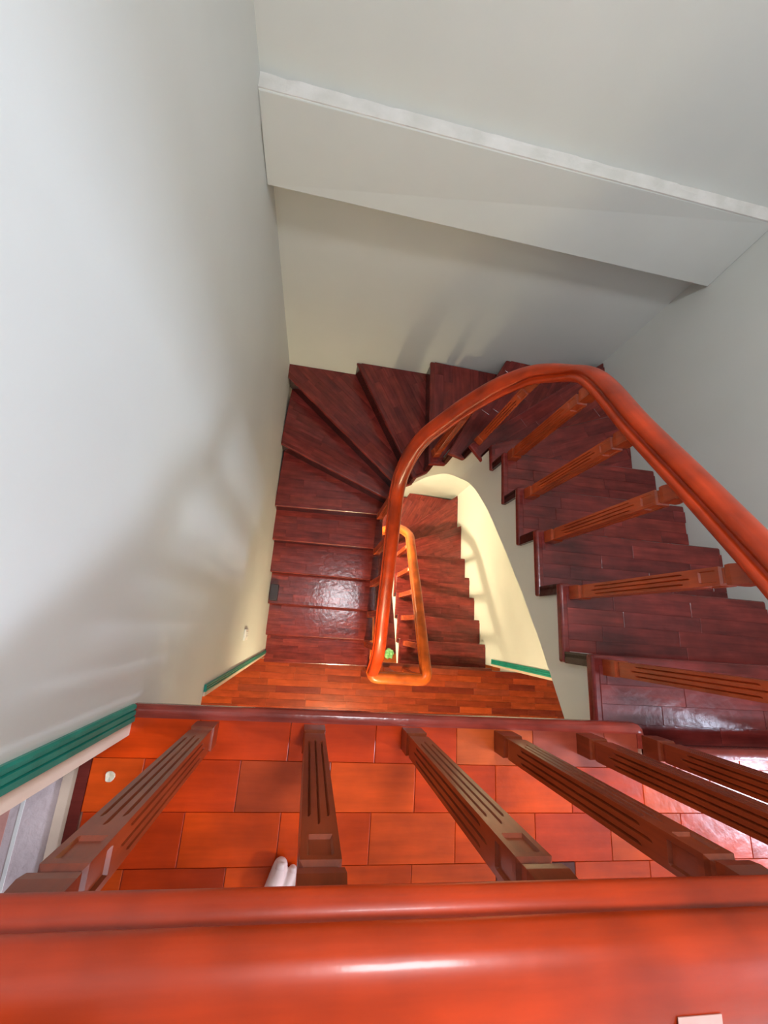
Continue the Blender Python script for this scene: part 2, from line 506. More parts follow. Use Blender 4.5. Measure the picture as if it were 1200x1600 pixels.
def nosing(parent, pts, z, width, color, name='nosing', thick=0.042, mat='tread'):
    """bull-nosed board along a front polyline (2D), width measured to the back (local left side)"""
    mb = MB()
    prof = [(0.0 + width, 0.0), (0.012, 0.0), (0.004, -0.003), (0.0, -0.010), (0.0, -thick + 0.012), (0.004, -thick + 0.003), (0.012, -thick), (width, -thick)]
    V = [Vector((p[0], p[1])) for p in pts]
    rings = []
    for i, p in enumerate(V):
        ds = []
        if i > 0: ds.append((p - V[i - 1]).normalized())
        if i < len(V) - 1: ds.append((V[i + 1] - p).normalized())
        nrm = [Vector((-d.y, d.x)) for d in ds]
        nn = sum(nrm, Vector((0, 0)))
        nn = nn / len(nrm)
        nn = nn / nn.length_squared
        rings.append([(p.x + nn.x * a, p.y + nn.y * a, z + b) for a, b in prof])
    k = len(prof)
    v = [q for r in rings for q in r]
    f = []
    for i in range(len(rings) - 1):
        for j in range(k):
            f.append((i * k + j, (i + 1) * k + j, (i + 1) * k + (j + 1) % k, i * k + (j + 1) % k))
    f += [tuple(range(k)), tuple(range((len(rings) - 1) * k, len(rings) * k))]
    me = mesh(name, v, f)
    smooth_by_angle(me, 0.9)
    return obj(name, me, M[mat], parent, color)


# front of the landing: along the wall end, along the well, round the corner and back to the flight
cor = [(NOSE_R + 0.012 - 0.03 * (1 - math.cos(a)) , EDGE - 0.03 * (1 - math.sin(a))) for a in (math.pi / 2, math.pi / 3, math.pi / 6, 0)]
nose_pts = [(NOSE_R + 0.012, EDGE_FLIGHT - 0.004)] + cor[::-1] + [(-0.452, EDGE)]
nosing(floor, nose_pts, 0.0005, 0.03, (0.34, 0.045, 0.028))
nosing(floor, [(XR, EDGE_FLIGHT), (NOSE_R + 0.012, EDGE_FLIGHT)], 0.0005, 0.03, (0.34, 0.045, 0.028))
riser_me = MB().box(NOSE_R + 0.005, XR, EDGE_FLIGHT - 0.045, EDGE_FLIGHT - 0.03, -H, -0.042).me('riser')
obj('riser', riser_me, M['tread'], floor, C_RISER)
rows = [(-0.357, EDGE - 0.028)]
y = -0.357
while y > BACK + 0.12 and len(rows) < 8:
    rows.append((y - 0.117, y)); y -= 0.117
fld = [(-0.49, BACK), (XE - 0.01, BACK), (XE - 0.01, EDGE_FLIGHT - 0.03), (NOSE_R - 0.016, EDGE_FLIGHT - 0.03), (NOSE_R - 0.016, EDGE - 0.028), (-0.49, EDGE - 0.028)]
# convex pieces: beside the well and in front of the flight
ph = lambda ri: 0.215 + (0.1165 if ri % 2 else 0.0)
L1 = [(-0.49, -0.357), (NOSE_R - 0.018, -0.357), (NOSE_R - 0.018, EDGE - 0.028), (wallx(0) - 0.0, EDGE - 0.028), (-0.49, EDGE - 0.10)]
dk = (0.13, 0.030, 0.020)
ov = [(-0.30, -0.2, 0.1, C_LAND[3]), (-0.41, -0.2, 0.09, (0.42, 0.05, 0.01)), (-0.53, -0.30, -0.02, C_LAND[0]), (-0.53, -0.02, 0.20, C_LAND[2]), (-0.53, 0.2, 0.45, C_LAND[4]), (-0.41, 0.1, 0.33, C_LAND[4]), (-0.41, 0.33, 0.56, C_LAND[5]), (-0.41, 0.56, 0.80, C_LAND[1]), (-0.30, 0.44, 0.70, (0.62, 0.10, 0.02)), (-0.62, 0.56, 0.80, dk), (-0.30, 0.7, 1.2, (0.36, 0.06, 0.03))]
plank_field(floor, L1, rows[:1], 0.2335, ph, 0.0, C_LAND, M['floorwood'], overrides=ov, seed=5)
L2 = [(NOSE_R - 0.018, -0.357), (XE - 0.02, -0.357), (XE - 0.02, EDGE_FLIGHT - 0.028), (NOSE_R - 0.018, EDGE_FLIGHT - 0.028)]
plank_field(floor, L2, rows[:1], 0.2335, ph, 0.0, C_LAND, M['floorwood'], seed=6)
YP = rows[-1][0]
L3 = [(-0.49, YP), (XE - 0.02, YP), (XE - 0.02, -0.357), (-0.49, -0.357)]
plank_field(floor, L3, rows[1:], 0.2335, lambda ri: ph(ri + 1), 0.0, C_LAND, M['floorwood'], overrides=ov, seed=11)
obj('back_field', MB().box(-0.515, XE, BACK, YP - 0.0006, -0.0065, 0.0).me('back_field'), M['floorwood'], floor, C_LAND[0])
# wooden border and threshold at the left opening, then the concrete floor
obj('border', MB().box(-0.516, -0.4905, -1.9, JAMB - 0.005, -0.0065, 0.001).me('border'), M['tread'], floor, (0.15, 0.022, 0.016))
cf = obj('floor', MB().box(XW, -0.548, BACK, 0.2, -0.08, -0.012).me('concrete_floor'), M['concrete'])
tag(cf, 'rough pinkish grey concrete floor beyond the left opening', 'floor', kind='structure')
obj('threshold', MB().box(-0.548, -0.517, BACK, JAMB - 0.002, -0.08, -0.004).me('threshold'), M['cream'], cf)
obj('white_joint', MB().box(-0.628, -0.620, BACK, 0.19, -0.02, -0.0105).me('white_joint'), M['white'], cf)
obj('pink_field', MB().box(XW, -0.648, BACK, 0.19, -0.02, -0.0112).me('pink_field'), M['pink'], cf)

# landings of the storeys below
LOW_EDGE = -0.36
for s in (1, 2):
    z = -STOREY * s
    dy = DY * (s - 1)
    e = LOW_EDGE + dy
    mb = MB().prism([(XW, BACK), (XE, BACK), (XE, e - 0.03), (XW, e - 0.03)], z - 0.05, z - 0.0065)
    f2 = obj('floor', mb.me('floor'), M['joint'])
    tag(f2, ['dark red strip parquet of the landing one storey down', 'orange floor of the lowest landing deep in the well'][s - 1], 'floor', kind='structure')
    obj('slab', MB().box(wallx(z) - 0.2, XE, BACK, e - 0.05, z - 0.34, z - 0.05).me('slab'), M['wall'], f2)
    nosing(f2, [(XR - 0.002, e), (wallx(z) + 0.003, e)], z + 0.0005, 0.03, (0.16, 0.030, 0.018))
    obj('riser', MB().box(NOSE_R + 0.005, XR - 0.003, e - 0.045, e - 0.03, z - H, z - 0.042).me('riser'), M['tread'], f2, C_RISER)
    if s == 1:
        rws = [(e - 0.028 - 0.062 * (i + 1), e - 0.028 - 0.062 * i) for i in range(9)]
        ofs = [random.Random(i).uniform(0, 0.3) for i in range(20)]
        yb = rws[-1][0]
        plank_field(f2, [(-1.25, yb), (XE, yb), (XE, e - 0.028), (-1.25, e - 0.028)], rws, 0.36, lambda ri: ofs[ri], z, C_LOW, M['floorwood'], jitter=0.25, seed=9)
        obj('back_field', MB().box(XW, XE, BACK, yb, z - 0.0065, z).me('back_field'), M['floorwood'], f2, C_LOW[0])
        obj('side_field', MB().box(XW, -1.25, yb, e - 0.03, z - 0.0065, z).me('side_field'), M['floorwood'], f2, C_LOW[0])
    else:
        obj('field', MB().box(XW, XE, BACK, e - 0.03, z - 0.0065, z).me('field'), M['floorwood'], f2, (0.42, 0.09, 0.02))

# ------------------------------------------------------------------ staircase
INNER = {0: (1.018, EDGE_FLIGHT), 1: (1.018, -0.043), 2: (1.020, 0.231), 3: (1.020, 0.504), 4: (1.022, 0.778), 5: (1.026, 1.056),
         6: (1.024, 1.180), 7: (0.945, 1.248), 8: (0.852, 1.248), 9: (0.760, 1.218), 10: (0.684, 1.150), 11: (0.612, 1.118),
         12: (0.568, 1.058), 13: (0.570, 0.972), 14: (0.585, 0.692), 15: (0.602, 0.419), 16: (0.616, 0.145), 17: (0.632, -0.135), 18: (0.647, -0.395)}


def outer_pt(k):
    z = -H * k
    xl = wallx(z) - 0.004
    xr = XR - 0.001; yf = YF - 0.001
    return {0: (xr, EDGE_FLIGHT), 1: (xr, -0.043), 2: (xr, 0.231), 3: (xr, 0.510), 4: (xr, 0.785), 5: (xr, 1.07), 6: (xr, 1.585), 7: (xr, yf - 0.005),
            8: (1.318, yf), 9: (0.740, yf), 10: (0.148, yf), 11: (xl, 2.000), 12: (xl, 1.453), 13: (xl, 0.947), 14: (xl, 0.683), 15: (xl, 0.419),
            16: (xl, 0.142), 17: (xl, -0.144), 18: (xl, -0.405)}[k]


STRING = [(0, 1.046, -0.33), (1, 1.046, -0.043), (2, 1.046, 0.231), (3, 1.046, 0.504), (4, 1.047, 0.778), (5, 1.05, 1.02), (6, 1.035, 1.165), (7, 0.968, 1.268), (8, 0.868, 1.287),
          (9, 0.768, 1.255), (10, 0.672, 1.195), (11, 0.595, 1.130), (12, 0.547, 1.055), (13, 0.545, 0.950), (14, 0.558, 0.692), (15, 0.574, 0.419), (16, 0.588, 0.145), (17, 0.604, -0.135), (18, 0.618, -0.36)]
DEPTH = [(0, 0.395), (1, 0.385), (2, 0.392), (3, 0.418), (4, 0.462), (5, 0.55), (6, 0.61), (7.4, 0.645), (8.7, 0.61), (11, 0.50), (13, 0.43), (18, 0.36)]
OVER = 0.045


def build_staircase(name, planks=True):
    root = empty(name)
    for k in range(1, 19):
        z = -H * k
        ik, ok = Vector(INNER[k]), Vector(outer_pt(k))
        ip, op = Vector(INNER[k - 1]), Vector(outer_pt(k - 1))
        # keep the outer ends on the wall of this tread's level
        if k >= 12: op.x = ok.x
        dprev = (op - ip).normalized()
        up = Vector((dprev.y, -dprev.x))                  # towards upstairs
        if up.dot(ip - ik + op - ok) < 0: up = -up
        ib = ip + up * OVER
        ob = op + up * OVER
        # keep the hidden back edge inside the walls
        ob.x = min(max(ob.x, ok.x if k >= 11 else -9), XR - 0.001); ob.y = min(ob.y, YF - 0.001)
        poly = [ik, ok]
        if k == 11: poly.append(Vector((ok.x, YF - 0.001)))
        poly += [ob, ib]
        P = [(p.x, p.y) for p in poly]
        if area(P) < 0: P = P[::-1]
        ax = (ok - ik).normalized()
        # local frame at inner nosing point; y towards upstairs
        ay = Vector((-ax.y, ax.x))
        flip = ay.dot((ib + ob) / 2 - (ik + ok) / 2) < 0
        if flip: ax = -ax; ay = -ay
        ang = math.atan2(ax.y, ax.x)
        org = ik if not flip else ok
        loc = []
        for p in P:
            d = Vector(p) - org
            loc.append((d.dot(ax), d.dot(ay)))
        if area(loc) < 0: loc = loc[::-1]
        tr = obj('tread', MB().prism(loc, -0.040, -0.0022).me('tread'), M['tread'], root, C_TREAD[k % 3], (org.x, org.y, z), ang)
        bevel(tr, 0.010, 3)
        # riser under the upper tread
        m = MB()
        back = 0.022
        a, b = ip + up * back, op + up * back
        a = a + dprev * 0.006
        a2, b2 = a - up * 0.012, b - up * 0.012
        zt = z + H - 0.040
        if k > 1:
            # wooden end block of the riser, seen under the overhanging tread above
            e0, e1 = ip + up * 0.0015 + dprev * 0.006, ip + up * 0.046 + dprev * 0.006
            e2, e3 = e1 + dprev * 0.03, e0 + dprev * 0.03
            obj('riser_end', MB().hexa([(q.x, q.y, z - 0.002) for q in (e0, e1, e2, e3)] + [(q.x, q.y, zt + 0.001) for q in (e0, e1, e2, e3)]).me('riser_end'), M['tread'], root, C_RISER)
            for q in (b, b2):
                q.x = min(max(q.x, ok.x), XR - 0.002) if k >= 11 else min(q.x, XR - 0.002)
                q.y = min(q.y, YF - 0.002)
            rs = obj('riser', MB().hexa([(a2.x, a2.y, z - 0.002), (b2.x, b2.y, z - 0.002), (b.x, b.y, z - 0.002), (a.x, a.y, z - 0.002),
                                         (a2.x, a2.y, zt), (b2.x, b2.y, zt), (b.x, b.y, zt), (a.x, a.y, zt)]).me('riser'), M['tread'], root, C_RISER)
        if planks:
            # field of strips set back from the front border and the inner border
            field = clip(loc, 0, 1, 0.036)
            i_loc = [((q - org).dot(ax), (q - org).dot(ay)) for q in (ik, ib)]
            ex, ey = i_loc[1][0] - i_loc[0][0], i_loc[1][1] - i_loc[0][1]
            ln = math.hypot(ex, ey)
            nx, ny = -ey / ln, ex / ln
            cx = sum(p[0] for p in loc) / len(loc); cy = sum(p[1] for p in loc) / len(loc)
            if nx * (cx - i_loc[0][0]) + ny * (cy - i_loc[0][1]) < 0: nx, ny = -nx, -ny
            field = clip(field, nx, ny, nx * i_loc[0][0] + ny * i_loc[0][1] + 0.026)
            rr = random.Random(k)
            ymax = max(p[1] for p in field)
            rh = 0.075 if k <= 13 and k >= 6 else 0.064
            rws = []
            yy = 0.036
            while yy < ymax - 0.02:
                rws.append((yy, yy + rh)); yy += rh
            offs = [rr.uniform(0, 0.4) for _ in rws]
            n = len(field)
            plank_field(tr, field, rws, 0.42, lambda ri: offs[ri], 0.0, C_TREAD, M['tread'], jitter=0.2, seed=k + 40)
    # last riser down to the landing
    ik, ok = Vector(INNER[18]), Vector(outer_pt(18))
    zz = -H * 18
    obj('riser', MB().box(ok.x + 0.002, ik.x - 0.03, ik.y + 0.034, ik.y + 0.046, -STOREY + 0.002, zz - 0.04).me('riser'), M['tread'], root, C_RISER)
    # plastered body: side facing the well and sloping soffit
    sp = catmull([(x, y, t) for t, x, y in STRING], 8)
    v, f = [], []
    def bottom(t): return -H * t - lerp_table(DEPTH, t)
    def outer_path(t):
        k = min(int(t), 17); u = t - k
        a, b = Vector(outer_pt(k)), Vector(outer_pt(k + 1))
        return a + (b - a) * u
    for i in range(len(sp) - 1):
        p, q = sp[i], sp[i + 1]
        k = int(p.z + 1e-6) + 1
        zt = -H * k - 0.030
        n0 = len(v)
        bp, bq = bottom(p.z), bottom(q.z)
        op, oq = outer_path(p.z), outer_path(min(q.z, 18))
        # a solid wedge of this slice so that it has thickness
        v += [(p.x, p.y, zt), (q.x, q.y, zt), (q.x, q.y, bq), (p.x, p.y, bp), (op.x, op.y, -H * p.z - 0.40), (oq.x, oq.y, -H * q.z - 0.40), (op.x, op.y, zt), (oq.x, oq.y, zt)]
        f += [(n0, n0 + 1, n0 + 2, n0 + 3), (n0 + 3, n0 + 2, n0 + 5, n0 + 4)]
    me = bpy.data.meshes.new('stair_body'); me.from_pydata(v, [], f)
    me.validate()
    bm = bmesh.new(); bm.from_mesh(me)
    bmesh.ops.remove_doubles(bm, verts=bm.verts, dist=1e-5)
    bm.to_mesh(me); bm.free()
    smooth_by_angle(me, 0.5)
    obj('stair_body', me, M['wall'], root)
    return root


def copy_tree(o, parent=None, skip=(), depth=0):
    c = o.copy(); COL.objects.link(c)
    if parent: c.parent = parent
    for ch in list(o.children):
        if ch.name.split('.')[0] in skip: continue
        copy_tree(ch, c, skip, depth + 1)
    return c


st = build_staircase('staircase')
tag(st, 'dark maroon winding wooden staircase descending from the upper landing', 'staircase')
st2 = copy_tree(st); st2.location = (0, DY, -STOREY)
tag(st2, 'red-brown staircase below the lower landing beside the yellow lit wall', 'staircase')
st3 = copy_tree(st, skip=('plank',)); st3.location = (0, 2 * DY, -2 * STOREY)
tag(st3, 'deepest orange-brown steps glimpsed through the narrow well', 'staircase')


# ------------------------------------------------------------------ balusters and rails
def baluster_mesh(length, hw=0.0250, top_slope=0.0):
    """square fluted baluster, local z up from the floor; loft of one ring with grooves per side"""
    us = [-1, -0.66, -0.56, -0.46, -0.36, -0.10, 0.0, 0.10, 0.36, 0.46, 0.56, 0.66]
    notch = [0, 0, 1, 0, 0, 0, 2, 0, 0, 0, 1, 0]
    panel = [0, 0, 1, 1, 1, 1, 1, 1, 1, 1, 1, 0]

    def ring(z, w, nd=0.0, pd=0.0, nm=None):
        nm = nd if nm is None else nm
        r = []
        for s in range(4):
            a = s * math.pi / 2
            ca, sa = math.cos(a), math.sin(a)
            for u, nn, pp in zip(us, notch, panel):
                x = u * w; y = -w + (0, nd, nm)[nn] + pp * pd
                r.append((x * ca - y * sa, x * sa + y * ca, z))
        return r
    L = length
    p = L - 0.165            # start of the upper block
    rs = [ring(0, hw * 1.10), ring(0.060, hw * 1.10), ring(0.066, hw * 0.98), ring(0.074, hw * 0.88), ring(0.082, hw * 0.98), ring(0.090, hw),
          ring(0.132, hw), ring(0.142, hw, 0.0, 0, 0.0048), ring(0.152, hw, 0.0, 0, 0.0048), ring(0.160, hw, 0.0048), ring(p - 0.060, hw, 0.0048), ring(p - 0.052, hw, 0, 0, 0.0048), ring(p - 0.036, hw, 0, 0, 0.0048), ring(p - 0.028, hw),
          ring(p, hw), ring(p + 0.004, hw, 0, 0.0045), ring(p + 0.048, hw, 0, 0.0045),
          ring(p + 0.052, hw), ring(p + 0.062, hw), ring(p + 0.067, hw * 0.80), ring(p + 0.075, hw * 0.80), ring(p + 0.082, hw * 1.06), ring(p + 0.096, hw * 1.12), ring(p + 0.116, hw * 1.06),
          ring(L - 0.026, hw * 0.98), ring(L - 0.024, hw * 1.20), ring(L - 0.004, hw * 1.20), ring(L + 0.010, hw * 1.1)]
    n = len(rs[0])
    v = [q for r in rs for q in r]
    f = []
    for i in range(len(rs) - 1):
        for j in range(n):
            f.append((i * n + j, i * n + (j + 1) % n, (i + 1) * n + (j + 1) % n, (i + 1) * n + j))
    f += [tuple(range(n))[::-1], tuple(range((len(rs) - 1) * n, len(rs) * n))]
    return mesh('baluster', v, f)


RAIL_PROF = [(-0.030, 0.0), (0.030, 0.0), (0.046, 0.001), (0.051, 0.005), (0.0545, 0.012), (0.054, 0.019), (0.050, 0.0245), (0.043, 0.028), (0.037, 0.031), (0.035, 0.036), (0.038, 0.0410), (0.0445, 0.0440),
             (0.0470, 0.049), (0.0455, 0.057), (0.041, 0.065), (0.034, 0.071), (0.023, 0.0758), (0.010, 0.0785)]
RAIL_PROF = RAIL_PROF[1:] + [(-x, z) for x, z in RAIL_PROF[::-1][:-1]]


def sweep(name, path, parent, color, scale=1.0):
    P = [Vector(p) for p in path]
    n = len(RAIL_PROF)
    v, f, uvs = [], [], []
    acc = 0
    lens = []
    for i, p in enumerate(P):
        t = (P[min(i + 1, len(P) - 1)] - P[max(i - 1, 0)])
        t.normalize()
        side = t.cross(Vector((0, 0, 1))).normalized()
        upv = side.cross(t).normalized()
        if i: acc += (p - P[i - 1]).length
        lens.append(acc)
        for x, z in RAIL_PROF:
            v.append(p + side * x * scale + upv * z * scale)
    for i in range(len(P) - 1):
        for j in range(n):
            f.append((i * n + j, i * n + (j + 1) % n, (i + 1) * n + (j + 1) % n, (i + 1) * n + j))
    f += [tuple(range(n)), tuple(range((len(P) - 1) * n, len(P) * n))]
    me = mesh(name, v, f)
    uvl = me.uv_layers.new(name='UVMap')
    for poly in me.polygons:
        js = [me.loops[li].vertex_index % n for li in poly.loop_indices]
        wrap = max(js) - min(js) > n // 2
        for li in poly.loop_indices:
            vi = me.loops[li].vertex_index
            j = vi % n
            if wrap and j < n // 2: j += n
            uvl.data[li].uv = (lens[vi // n], j * 0.011)
    smooth_by_angle(me, 0.9)
    return obj(name, me, M['rail'], parent, color)


RAIL_Z = 0.768
GUARD_Y = -0.294
RY = -0.291
# guard on the upper landing
guard = empty('landing_balustrade', (0, 0, 0))
tag(guard, 'red lacquered handrail with fluted balusters along the upper landing edge, nearest the viewer', 'balustrade')
sweep('handrail', [(-0.405 + 1.36 * i / 12, RY, RAIL_Z) for i in range(13)], guard, C_RAIL)
bal_land = baluster_mesh(RAIL_Z)
for x in (-0.232, 0.044, 0.315, 0.589, 0.850):
    obj('baluster', bal_land, M['baluster'], guard, C_BAL, (x, GUARD_Y, 0.0005))

# stair railing
ROW = [(1, 1.085, -0.085), (2, 1.085, 0.192), (3, 1.085, 0.466), (4, 1.083, 0.738), (5, 1.078, 1.03), (6, 1.083, 1.180), (7, 1.015, 1.288), (8, 0.915, 1.322), (9, 0.805, 1.306), (10, 0.693, 1.258), (11, 0.588, 1.190),
       (12, 0.532, 1.090), (13, 0.515, 0.950), (14, 0.530, 0.660), (15, 0.545, 0.385), (16, 0.560, 0.110), (17, 0.575, -0.170)]
UP = 0.745
flight_path = [(x, y, -H * t + UP) for t, x, y in ROW]
U_Y = -0.425
turn_z = -STOREY + RAIL_Z - 0.06


def stair_balustrade(name, label, start, first, colr, colb):
    root = empty(name)
    tag(root, label, 'balustrade')
    sweep('handrail', start + first, root, colr)
    return root


# upper: from the guard's corner, down the flight, to the lower landing
start = [(0.955, RY, RAIL_Z), (1.00, RY, RAIL_Z), (1.045, RY + 0.008, RAIL_Z), (1.074, RY + 0.035, RAIL_Z - 0.003), (1.085, RY + 0.085, RAIL_Z - 0.035)]
end_l = [(0.592, -0.36, turn_z + 0.02)]
up_path = catmull(start + flight_path + end_l, 6)
sb = empty('stair_balustrade')
tag(sb, 'red lacquered handrail curving round the well above the dark winders', 'balustrade')
sweep('handrail', up_path, sb, C_RAIL)
bal_short = baluster_mesh(UP + 0.02)
obj('baluster', bal_land, M['baluster'], sb, C_BAL, (1.070, GUARD_Y, 0.0005))


def flight_balusters(root, treads, col):
    for t, x, y in ROW:
        if t in treads:
            o = obj('baluster', bal_short, M['baluster'], root, col, (x, y, -H * t + 0.0005))
            # face along the rail
            a = [r for r in ROW if r[0] == t - 1] or [(0, x, y - 1)]
            b = [r for r in ROW if r[0] == t + 1] or [(0, x, y - 1)]
            o.rotation_euler = (0, 0, math.atan2(b[0][2] - a[0][2], b[0][1] - a[0][1]))


C_SBAL = (0.46, 0.062, 0.012)
TR = (1, 2, 3, 4, 5, 7, 9, 11, 13, 14, 15, 16, 17)
flight_balusters(sb, TR, C_SBAL)

# lower: U-turn on the lower landing, then down the next flight
sb2 = empty('stair_balustrade', (0, 0, 0))
tag(sb2, 'handrail tinted orange for lamplight, making a U-turn on the lower landing and running down', 'balustrade')
zt = turn_z
ut = [(0.592, -0.36, zt + 0.02), (0.594, -0.385, zt + 0.005), (0.610, -0.415, zt), (0.645, -0.428, zt), (0.75, -0.430, zt), (0.90, -0.430, zt), (1.03, -0.430, zt), (1.068, -0.418, zt), (1.086, -0.385, zt - 0.004), (1.087, -0.33, zt - 0.035)]
lo_path = catmull(ut + [(x, y + DY, z - STOREY) for x, y, z in flight_path] + [(0.592, -0.36 + DY, zt - STOREY + 0.02)], 6)
sweep('handrail', lo_path, sb2, (0.58, 0.105, 0.012))  # warm lamplight is mixed into this rail's colour, unlike the redder upper run
bl = baluster_mesh(zt + STOREY)
for x in (0.64, 0.84, 1.05): obj('baluster', bl, M['baluster'], sb2, C_SBAL, (x, -0.430, -STOREY + 0.0005))
flight_balusters(sb2, TR, C_SBAL)
for ch in sb2.children:
    if ch.name.startswith('baluster') and ch.data == bal_short:
        ch.location.y += DY; ch.location.z -= STOREY
# third storey
sb3 = empty('stair_balustrade', (0, 0, 0))
tag(sb3, 'lowest handrail deep in the well under the orange U-turn', 'balustrade')
sweep('handrail', [(p.x, p.y + DY, p.z - STOREY) for p in lo_path[:100]], sb3, (0.58, 0.105, 0.012))  # same lamplit orange put into the colour here
flight_balusters(sb3, TR[:5], C_SBAL)
for ch in sb3.children:
    if ch.name.startswith('baluster'):
        ch.location.y += 2 * DY; ch.location.z -= 2 * STOREY


# ------------------------------------------------------------------ lamps of the storeys below (warm)
def emit_mat(name, c, s):
    m = bpy.data.materials.new(name); m.use_nodes = True
    b = m.node_tree.nodes['Principled BSDF']
    b.inputs['Base Color'].default_value = (0.9, 0.85, 0.7, 1)
    b.inputs['Emission Color'].default_value = (*c, 1); b.inputs['Emission Strength'].default_value = s
    return m


M['bulb'] = emit_mat('lamp_globe', (1.0, 0.72, 0.35), 2.0)


def lathe(prof, n=24):
    v, f = [], []
    for r, z in prof:
        v += [(r * math.cos(2 * math.pi * i / n), r * math.sin(2 * math.pi * i / n), z) for i in range(n)]
    for j in range(len(prof) - 1):
        f += [(j * n + i, j * n + (i + 1) % n, (j + 1) * n + (i + 1) % n, (j + 1) * n + i) for i in range(n)]
    return v, f


def lamp(loc, power, label, drop):
    r = empty('ceiling_lamp', loc)
    tag(r, label, 'lamp')
    v, f = lathe([(0.0, 0.0), (0.07, 0.0), (0.07, -0.02), (0.05, -0.03), (0.0, -0.03)])
    obj('base', mesh('base', v, f), M['white'], r)
    v, f = lathe([(0.0, -drop - 0.005), (0.018, -drop - 0.012), (0.026, -drop - 0.030), (0.018, -drop - 0.044), (0.0, -drop - 0.048)])
    obj('bulb', mesh('globe', v, f, True), M['bulb'], r)
    dz = -drop
    obj('cord', MB().box(-0.003, 0.003, -0.003, 0.003, dz - 0.01, -0.03).me('cord'), M['dark'], r)
    v, f = lathe([(0.02, dz), (0.05, dz - 0.01), (0.15, dz - 0.13), (0.155, dz - 0.13), (0.055, dz), (0.02, dz + 0.012)])
    obj('shade', mesh('shade', v, f, True), M['white'], r)
    d = bpy.data.lights.new('lamp_light', 'POINT'); d.shadow_soft_size = 0.05; d.energy = power; d.color = (1.0, 0.82, 0.50)
    o = bpy.data.objects.new('lamp_light', d); COL.objects.link(o); o.parent = r; o.location = (0, 0, -drop - 0.10)
    return r


lamp((0.45, -1.65, -0.27), 210.0, 'warm pendant lamp hanging under the upper landing slab', 0.9)
lamp((-0.12, 0.95, -2.78), 235.0, 'warm pendant lamp hanging under the left flight of dark treads', 0.12)
lamp((0.8, -1.2, -STOREY - 0.34), 110.0, 'warm pendant lamp hanging under the lower landing slab', 0.6)

# ------------------------------------------------------------------ small things
# wall socket
zs = -1.72; xs = wallx(zs) - 0.003
sock = empty('wall_socket', (xs, -0.108, zs))
tag(sock, 'white double wall socket on the left wall above the lower landing', 'socket')
bevel(obj('plate', MB().box(0.0, 0.013, -0.036, 0.036, -0.06, 0.06).me('plate'), M['white'], sock), 0.003, 2)
for zc in (-0.026, 0.026):
    o = obj('outlet', MB().box(0.0125, 0.016, -0.019, 0.019, zc - 0.019, zc + 0.019).me('outlet'), M['white'], sock)
    for yy in (-0.007, 0.007):
        obj('slot', MB().box(0.0155, 0.0164, yy - 0.0015, yy + 0.0015, zc - 0.006, zc + 0.006).me('slot'), M['dark'], o)

# dark box on a tread by the left wall
zb = -H * 16
bx = empty('small_box', (wallx(zb) + 0.045, 0.245, zb + 0.001))
tag(bx, 'small dark grey box lying on a tread against the left wall', 'box')
bevel(obj('body', MB().box(-0.036, 0.036, -0.075, 0.075, 0, 0.045).me('body'), M['dark'], bx), 0.008, 3)
bevel(obj('lid', MB().box(-0.033, 0.033, -0.072, 0.072, 0.0445, 0.050).me('lid'), M['dark'], bx), 0.002, 2)

# crumpled green bag deep in the well
gb = paint('green_bag', (0.16, 0.50, 0.16), (0.42, 0.72, 0.34), 20.0, 0.4, 0.3)
bm = bmesh.new()
bmesh.ops.create_icosphere(bm, subdivisions=4, radius=0.085)
rr = random.Random(2)
from mathutils import noise
for vv in bm.verts:
    nn = noise.noise(vv.co * 22) * 0.028 + noise.noise(vv.co * 50 + Vector((3, 1, 2))) * 0.012
    vv.co += vv.co.normalized() * nn
    vv.co.z *= 0.85
    if vv.co.z < -0.05: vv.co.z = -0.05
me = bpy.data.meshes.new('crumpled_bag'); bm.to_mesh(me); bm.free()
bag = obj('crumpled_bag', me, gb, None, None, (1.50, -0.46, -2 * STOREY + 0.0505))
tag(bag, 'crumpled green plastic bag at the bottom of the well', 'bag')

# pale flake on the landing planks
bm = bmesh.new()
pts = [(math.cos(a) * (0.011 + 0.002 * math.sin(3 * a + 1)), math.sin(a) * (0.014 + 0.002 * math.cos(2 * a))) for a in [2 * math.pi * i / 16 for i in range(16)]]
v = [(x, y, 0) for x, y in pts] + [(x * 0.9, y * 0.9, 0.0022 + 0.0012 * math.sin(i)) for i, (x, y) in enumerate(pts)] + [(0, 0, 0.0012)]
f = [(i, (i + 1) % 16, 16 + (i + 1) % 16, 16 + i) for i in range(16)] + [(16 + i, 16 + (i + 1) % 16, 32) for i in range(16)] + [tuple(range(16))]
fk = obj('paint_flake', mesh('paint_flake', v, f), paint('pale_flake', (0.75, 0.62, 0.42), (0.85, 0.76, 0.6), 60, 0.6), None, None, (-0.442, -0.398, 0.0006))
tag(fk, 'tiny pale flake lying on the orange planks near the green moulding', 'flake')

# pale paper label on the guard rail
lb = obj('paper_label', MB().box(-0.0215, 0.0215, -0.03, 0.0, 0.0, 0.0008).me('paper_label'), paint('pale_paper', (0.66, 0.36, 0.30), (0.72, 0.42, 0.36), 30, 0.6), None, None, (0.366, RY - 0.011, RAIL_Z + 0.0787))
tag(lb, 'small pale pink paper label on top of the nearest handrail', 'label')


